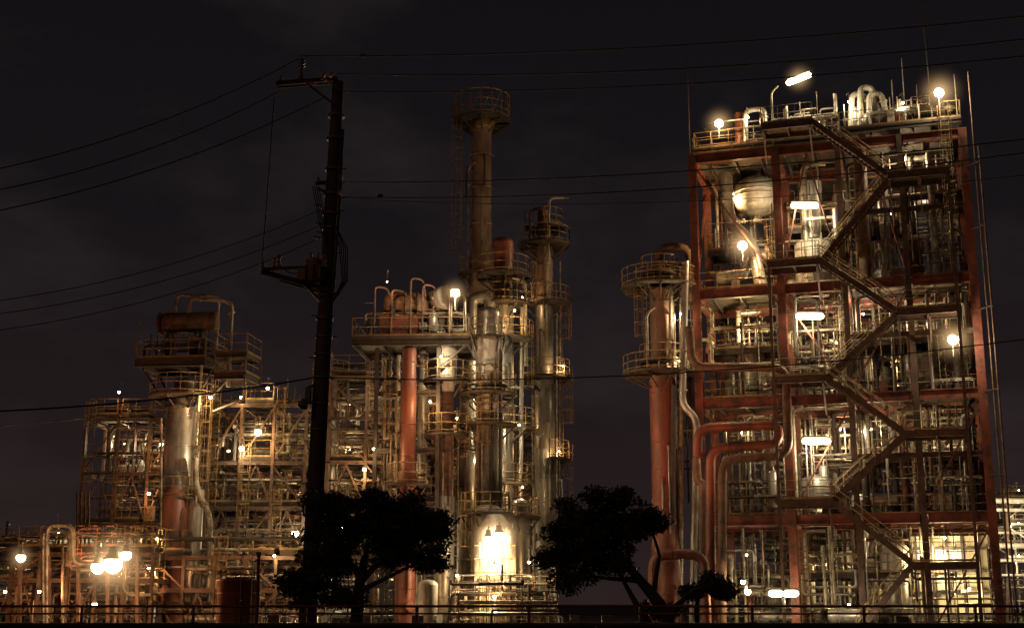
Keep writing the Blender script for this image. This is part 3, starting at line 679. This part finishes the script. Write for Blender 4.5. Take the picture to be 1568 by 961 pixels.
# ================================================================= UTILITY POLE AND WIRES
DP=31
ptop=P(518,126,DP); pbot=V((X(470,955,DP)-.02,DP,0))
def on(py):
    z=Z(py,DP); t=(z-pbot.z)/(ptop.z-pbot.z); return pbot+(ptop-pbot)*t
def insul(m,p,h=.22,r=.07,up=V((0,0,1))):
    prof=[(0,r*.5)]
    for i in range(3): prof+=[(h*(i+.1)/3,r*.5),(h*(i+.35)/3,r),(h*(i+.6)/3,r*.5)]
    prof+=[(h,r*.35)]; m.lathe(p,up,prof,10,'insulator')
def util():
    E=empty('utility_pole'); m=MB()
    m.tube([pbot,pbot+(ptop-pbot)*.5,ptop],[.21,.185,.145],16,'pole'); m.finish('pole_shaft',E)
    h=MB()
    for py in (180,215,262,300,330,352,455,490,518,545,580,620,660):
        c=on(py); h.lathe(c,(ptop-pbot),[(0,.17),(.0,.215),(.06,.215),(.06,.17)],14,'housing')
    for i in range(16):
        c=on(260+i*32); s_=-1 if i%2 else 1; h.bar(c+V((s_*.15,0,0)),c+V((s_*.33,-.02,.02)),.015,'housing')
    a=P(424,128,DP-.5); b=P(516,121,DP+.4); h.beam(a,b,.09,.11,'pole'); h.beam(a+V((0,.25,.02)),b+V((0,.25,.02)),.07,.09,'pole')
    for px,py in ((428,124),(458,121),(494,118),(505,118)): insul(h,P(px,py,DP-.3),.16,.06,V((.4,0,1)).normalized())
    c=P(462,122,DP-.2); h.beam(c,P(462,100,DP-.2),.07,.07,'pole'); insul(h,P(462,104,DP-.2),.26,.09)
    insul(h,P(466,126,DP-.4),.3,.055,V((1,0,-.15)).normalized()); insul(h,P(492,118,DP-.4),.3,.06,V((.8,0,-.5)).normalized())
    h.bar(P(470,128,DP-.4),P(512,160,DP-.2),.03,'housing')
    h.beam(P(484,281,DP-.3),P(524,279,DP+.1),.08,.1,'pole'); h.beam(P(486,289,DP-.3),P(524,303,DP+.1),.04,.05,'pole')
    for px,py in ((487,280),(522,278),(518,300)): insul(h,P(px,py,DP-.35),.16,.055)
    for py in (318,345,366): insul(h,on(py)+V((-.2,-.1,0)),.18,.05,V((-1,0,.2)).normalized())
    h.finish('crossarms_and_insulators',E)
    t=MB(); t.beam(P(400,416,DP-.5),P(512,446,DP-.2),.09,.12,'pole'); t.beam(P(430,428,DP+.4),P(514,452,DP+.1),.09,.12,'pole')
    t.beam(P(402,412,DP-.6),P(500,408,DP-.4),.07,.07,'pole'); t.beam(P(455,424,DP-.3),P(500,470,DP-.1),.05,.07,'housing')
    for px,py,hh in ((402,412,.16),(420,410,.26),(427,408,.3),(496,408,.3)): insul(t,P(px,py,DP-.5),hh,.075)
    x=P(480,432,DP-.35); t.lathe(x,(0,0,1),[(0,.15),(.03,.19),(.45,.19),(.5,.21),(.54,.21),(.6,.1),(.62,.01)],18,'insulator')
    for i in range(8):
        an=i*math.pi/4; q=x+V((math.cos(an)*.22,math.sin(an)*.22,.24)); t.box(q,V((math.cos(an)*.035,math.sin(an)*.035,0)),V((-math.sin(an)*.01,math.cos(an)*.01,0)),V((0,0,.16)),'insulator')
    for dx in (-.09,.09): insul(t,x+V((dx,0,.56)),.2,.045)
    t.box(P(462,420,DP-.5),V((.09,0,0)),V((0,.08,0)),V((0,0,.14)),'insulator')
    t.box(P(472,606,DP-.3),V((.06,0,0)),V((0,.09,0)),V((0,0,.2)),'housing'); t.bar(P(472,592,DP-.3),P(488,588,DP),.03,'housing')
    t.lathe(P(467,612,DP-.35),V((-.3,-.3,-1)).normalized(),[(0,.07),(.12,.13),(.2,.13),(.24,.02)],12,'housing')
    def loop(a,b,s,r=.014):
        a=V(a);b=V(b); t.tube([a+(b-a)*i/10+V((0,0,-s*4*(i/10)*(1-i/10))) for i in range(11)],r,5,'wire')
    for k in range(5): t.tube([P(505+R.uniform(-4,4),330,DP-.25),P(520+k*3,380,DP-.3),P(524+k*2,430,DP-.3),P(508,465,DP-.2)],.014,5,'wire')
    loop(P(420,150,DP-.3),P(402,395,DP-.4),.0); loop(P(402,395,DP-.4),P(420,412,DP-.4),.25); loop(P(428,405,DP-.4),P(482,395,DP-.4),.3); loop(P(495,398,DP-.4),P(515,360,DP-.2),.2)
    for k in range(3): t.tube([on(200)+V((.16+.03*k,-.1,0)),on(330)+V((.2+.02*k,-.12,0)),on(480)+V((.19,-.12,0)),on(900)+V((.19+.02*k,-.12,0))],.018,5,'wire')
    for k in range(4): loop(P(488-k*3,285,DP-.3),P(500,350+k*9,DP-.2),.05*k)
    t.finish('switchgear_and_transformer',E)
util()
def wires():
    m=MB()
    def w(a,b,Da,Db,sag=.3,r=.015,ext=1.5):
        A=P(*a,Da);B=P(*b,Db); Bx=A+(B-A)*ext; n=40; pts=[]
        for i in range(n+1):
            t=i/n; q=A+(Bx-A)*t; tt=t*ext; q=q+V((0,0,-sag*4*tt*(1-tt)*(1 if tt<1 else .6))); pts.append(q)
        m.tube(pts,r,5,'wire')
    for a,b,s,r in (((462,86),(1568,25),.25,.016),((515,113),(1568,60),.3,.016),((516,140),(1568,86),.25,.015),
                  ((522,279),(1568,213),.25,.015),((524,302),(1568,234),.3,.014),((522,303),(1568,268),.35,.008)):
        w(a,b,DP-.2,25,s,r)
    for a,b,s,r in (((458,90),(0,258),.3,.014),((428,140),(0,290),.3,.014),((496,150),(0,322),.3,.014),
                  ((498,318),(0,460),.3,.009),((498,342),(0,480),.3,.009),((482,368),(0,505),.3,.009)):
        w(a,b,DP-.2,27,s,r,1.8)
    w((486,577),(0,629),DP,28,.12,.02,1.6); w((486,577),(1568,519),DP,27,.35,.014,1.4); w((300,620),(0,652),50,40,.05,.014,1.6)
    for px,py in ((552,86),(578,300)):
        D=DP-.4; m.lathe(P(px,py,D),(1,0,.03),[(0,.02),(.03,.05),(.1,.05),(.14,.02)],8,'wire')
    m.finish('power_lines')
wires()

# ================================================================= TREES
def tree(name,D,clumps,trunk,limbs,seed,lf=.058):
    rg=np.random.default_rng(seed); E=empty(name); b=MB()
    b.tube([P(x,y,D) if y<960 else V((X(x,960,D),D,0)) for x,y,_ in trunk],[r for *_,r in trunk],10,'bark')
    k=D/FPX
    for c in limbs:
        b.tube([P(x,y,D+dz) for x,y,dz,_ in c],[r for *_,r in c],7,'bark')
    b.finish('trunk_and_limbs',E)
    cs=[]
    for (px,py,rx,ry) in clumps:
        c0=P(px,py,D)
        nsub=max(9,int(rx*ry/42))
        for _ in range(nsub):
            d=rg.normal(size=3); d/=np.linalg.norm(d); rr=rg.uniform(.2,1.0)**.6*rg.uniform(.9,1.22)
            cc=np.array(c0)+d*np.array([rx*k,max(rx,ry)*k*1.1,ry*k])*rr
            rad=rg.uniform(.09,.24)
            n=int(150*(rad/.2)**1.6)
            q=rg.normal(size=(n,3)); q/=np.linalg.norm(q,axis=1)[:,None]; q*=(rg.uniform(.1,1.25,size=(n,1))**.7)*rad*np.array([1.35,1.35,.8])
            cs.append(cc+q)
    c=np.concatenate(cs); n=len(c)
    a=rg.normal(size=(n,3)); a/=np.linalg.norm(a,axis=1)[:,None]
    bb=np.cross(a,rg.normal(size=(n,3))); bb/=np.linalg.norm(bb,axis=1)[:,None]
    L=rg.uniform(.6,1.25,size=(n,1))*lf
    v=np.stack([c-a*L, c-bb*L*.38, c+a*L, c+bb*L*.38],axis=1).reshape(-1,3)
    me=bpy.data.meshes.new('crown_foliage'); me.vertices.add(4*n); me.vertices.foreach_set('co',v.ravel())
    me.loops.add(4*n); me.loops.foreach_set('vertex_index',np.arange(4*n)); me.polygons.add(n)
    me.polygons.foreach_set('loop_start',np.arange(n)*4); me.polygons.foreach_set('loop_total',np.full(n,4)); me.update(calc_edges=True)
    me.materials.append(MATS['leaf']); o=bpy.data.objects.new('crown_foliage',me); sc.collection.objects.link(o); o.parent=E
    return n
n1=tree('broadleaf_tree',28,[(500,775,34,26),(555,765,42,20),(612,775,42,24),(660,805,38,26),(645,828,46,26),(582,808,56,34),(515,820,46,34),(455,888,24,20),(600,850,44,16),(655,862,26,12),(500,870,34,26),(470,905,34,24),(530,915,30,16)],
  [(545,965,.16),(547,925,.13),(552,885,.11),(560,850,.08)],
  [[(552,890,0,.08),(590,850,.1,.05),(640,825,.2,.03)],[(552,885,0,.08),(530,850,-.2,.05),(500,790,-.2,.02)],[(556,870,0,.07),(565,820,.2,.04),(560,770,.1,.02)],[(549,905,0,.07),(600,880,-.2,.04),(650,855,-.3,.02)],[(549,920,0,.07),(500,895,.2,.04),(460,885,.2,.02)],[(580,862,0,.05),(610,820,0,.03),(625,785,0,.02)]],5)
n2=tree('broadleaf_tree',29,[(925,765,44,18),(880,795,38,28),(975,790,36,20),(850,848,28,26),(915,820,56,40),(880,880,34,20),(1003,795,18,12),(940,862,30,16),(865,815,26,20),(985,815,24,16)],
  [(1030,965,.17),(1022,940,.15),(995,905,.12),(965,870,.09),(935,835,.06)],
  [[(965,870,0,.07),(960,830,.1,.04),(975,795,.1,.02)],[(950,855,0,.06),(905,850,-.1,.04),(860,845,0,.02)],[(935,835,0,.05),(925,800,0,.03),(930,770,0,.02)],[(980,888,0,.07),(930,885,0,.04),(890,880,0,.02)],[(1000,910,0,.07),(1010,850,.1,.04),(995,800,.2,.02)],[(1022,940,0,.08),(1060,905,.1,.05),(1095,890,.1,.03)],[(1000,965,0,.1),(975,925,0,.07),(950,880,0,.04)]],6)
n3=tree('shrub',29.5,[(1095,888,18,11),(1062,905,13,8),(1010,935,22,6),(1110,905,9,6)],[(1068,965,.06),(1066,930,.05),(1070,905,.03)],[[(1068,915,0,.03),(1085,895,0,.02),(1100,885,0,.01)]],9)

# ================================================================= GROUND, ROAD, WALL, RAIL
def sheet(name,x0,x1,y0,y1,z,mt):
    m=MB(); b=[(x0,y0,z),(x1,y0,z),(x1,y1,z),(x0,y1,z)]; m.v=b; m.f=[(0,1,2,3)]; m.m=[mt]; m.s=[False]; return m.finish(name)
sheet('ground',-1500,1500,-300,3000,0,'soil'); sheet('road',-400,400,-6,8,.004,'asphalt')
rm=MB()
for i in range(-40,40):
    b=len(rm.v); x=i*5; rm.v+=[(x,1,.008),(x+2.5,1,.008),(x+2.5,1.15,.008),(x,1.15,.008)]; rm.f.append((b,b+1,b+2,b+3)); rm.m.append('road_paint'); rm.s.append(False)
rm.finish('road_marking')
k=MB(); k.box(V((0,8.1,.07)),V((400,0,0)),V((0,.1,0)),V((0,0,.07)),'concrete'); k.finish('kerb')
sheet('pavement',-400,400,8.2,11,.12,'concrete')
w=MB(); DW=24
for i in range(-16,17): w.box(V((i*3.0,DW,.66)),V((1.49,0,0)),V((0,.12,0)),V((0,0,.66)),'concrete')
w.box(V((0,DW,1.345)),V((50,0,0)),V((0,.16,0)),V((0,0,.025)),'concrete'); w.finish('parapet_wall')
g=MB()
g.cyl((-50,DW-.02,1.66),(50,DW-.02,1.66),.024,8,'red_clad'); g.cyl((-50,DW-.02,1.53),(50,DW-.02,1.53),.018,8,'red_clad')
for i in range(-24,25):
    x=i*2.0+.3; g.box(V((x,DW,1.51)),V((.025,0,0)),V((0,.025,0)),V((0,0,.15)),'red_clad'); g.box(V((x,DW,1.378)),V((.08,0,0)),V((0,.07,0)),V((0,0,.008)),'rail')
g.finish('guard_rail')
q=MB(); q.cyl((X(396,900,23),23,0),(X(396,860,23),23,Z(850,23)),.03,8,'red_clad'); q.box(V((X(396,860,23),23,Z(850,23)+.03)),V((.04,0,0)),V((0,.04,0)),V((0,0,.03)),'housing'); q.finish('marker_post')

# ================================================================= SKY, GLOW, CAMERA
wd=bpy.data.worlds.new('World'); sc.world=wd; wd.use_nodes=True; nt=wd.node_tree; bg=nt.nodes['Background']
tc=nt.nodes.new('ShaderNodeTexCoord'); sp=nt.nodes.new('ShaderNodeSeparateXYZ'); nt.links.new(tc.outputs['Generated'],sp.inputs[0])
cr=nt.nodes.new('ShaderNodeValToRGB'); e=cr.color_ramp.elements
e[0].position=0; e[0].color=(.023,.0135,.0130,1); e[1].position=.5; e[1].color=(.0054,.0046,.0056,1)
x=e.new(.12); x.color=(.0155,.0102,.0108,1); x=e.new(.28); x.color=(.0086,.0069,.0082,1)
nt.links.new(sp.outputs['Z'],cr.inputs[0])
mp=nt.nodes.new('ShaderNodeMapping'); mp.inputs['Scale'].default_value=(1,1,2.0); nt.links.new(tc.outputs['Generated'],mp.inputs[0])
nz=nt.nodes.new('ShaderNodeTexNoise'); nz.inputs['Scale'].default_value=4.2; nz.inputs['Detail'].default_value=7; nz.inputs['Roughness'].default_value=.58
nt.links.new(mp.outputs[0],nz.inputs['Vector'])
cl=nt.nodes.new('ShaderNodeValToRGB'); cl.color_ramp.elements[0].position=.46; cl.color_ramp.elements[0].color=(0,0,0,1); cl.color_ramp.elements[1].position=.78; cl.color_ramp.elements[1].color=(.013,.0102,.0098,1)
nt.links.new(nz.outputs['Fac'],cl.inputs[0])
ad=nt.nodes.new('ShaderNodeMix'); ad.data_type='RGBA'; ad.blend_type='ADD'; ad.inputs[0].default_value=1
nt.links.new(cr.outputs[0],ad.inputs[6]); nt.links.new(cl.outputs[0],ad.inputs[7]); nt.links.new(ad.outputs[2],bg.inputs[0]); bg.inputs[1].default_value=1
s=bpy.data.lights.new('city_glow','SUN'); s.energy=.09; s.color=(1,.5,.3); s.angle=math.radians(20)
so=bpy.data.objects.new('city_glow',s); sc.collection.objects.link(so); so.rotation_euler=(math.radians(60),0,math.radians(-35))
cam=bpy.data.cameras.new('camera'); cam.lens=FPX/1568*36; cam.sensor_width=36; cam.clip_end=5000
co=bpy.data.objects.new('camera',cam); sc.collection.objects.link(co); co.location=(0,0,CAMZ); co.rotation_euler=(math.radians(90+12.5),0,0); sc.camera=co
sc.view_settings.view_transform='Standard'; sc.view_settings.look='None'; sc.view_settings.exposure=0
print('lights',NL[0],'leaves',n1,n2,n3)
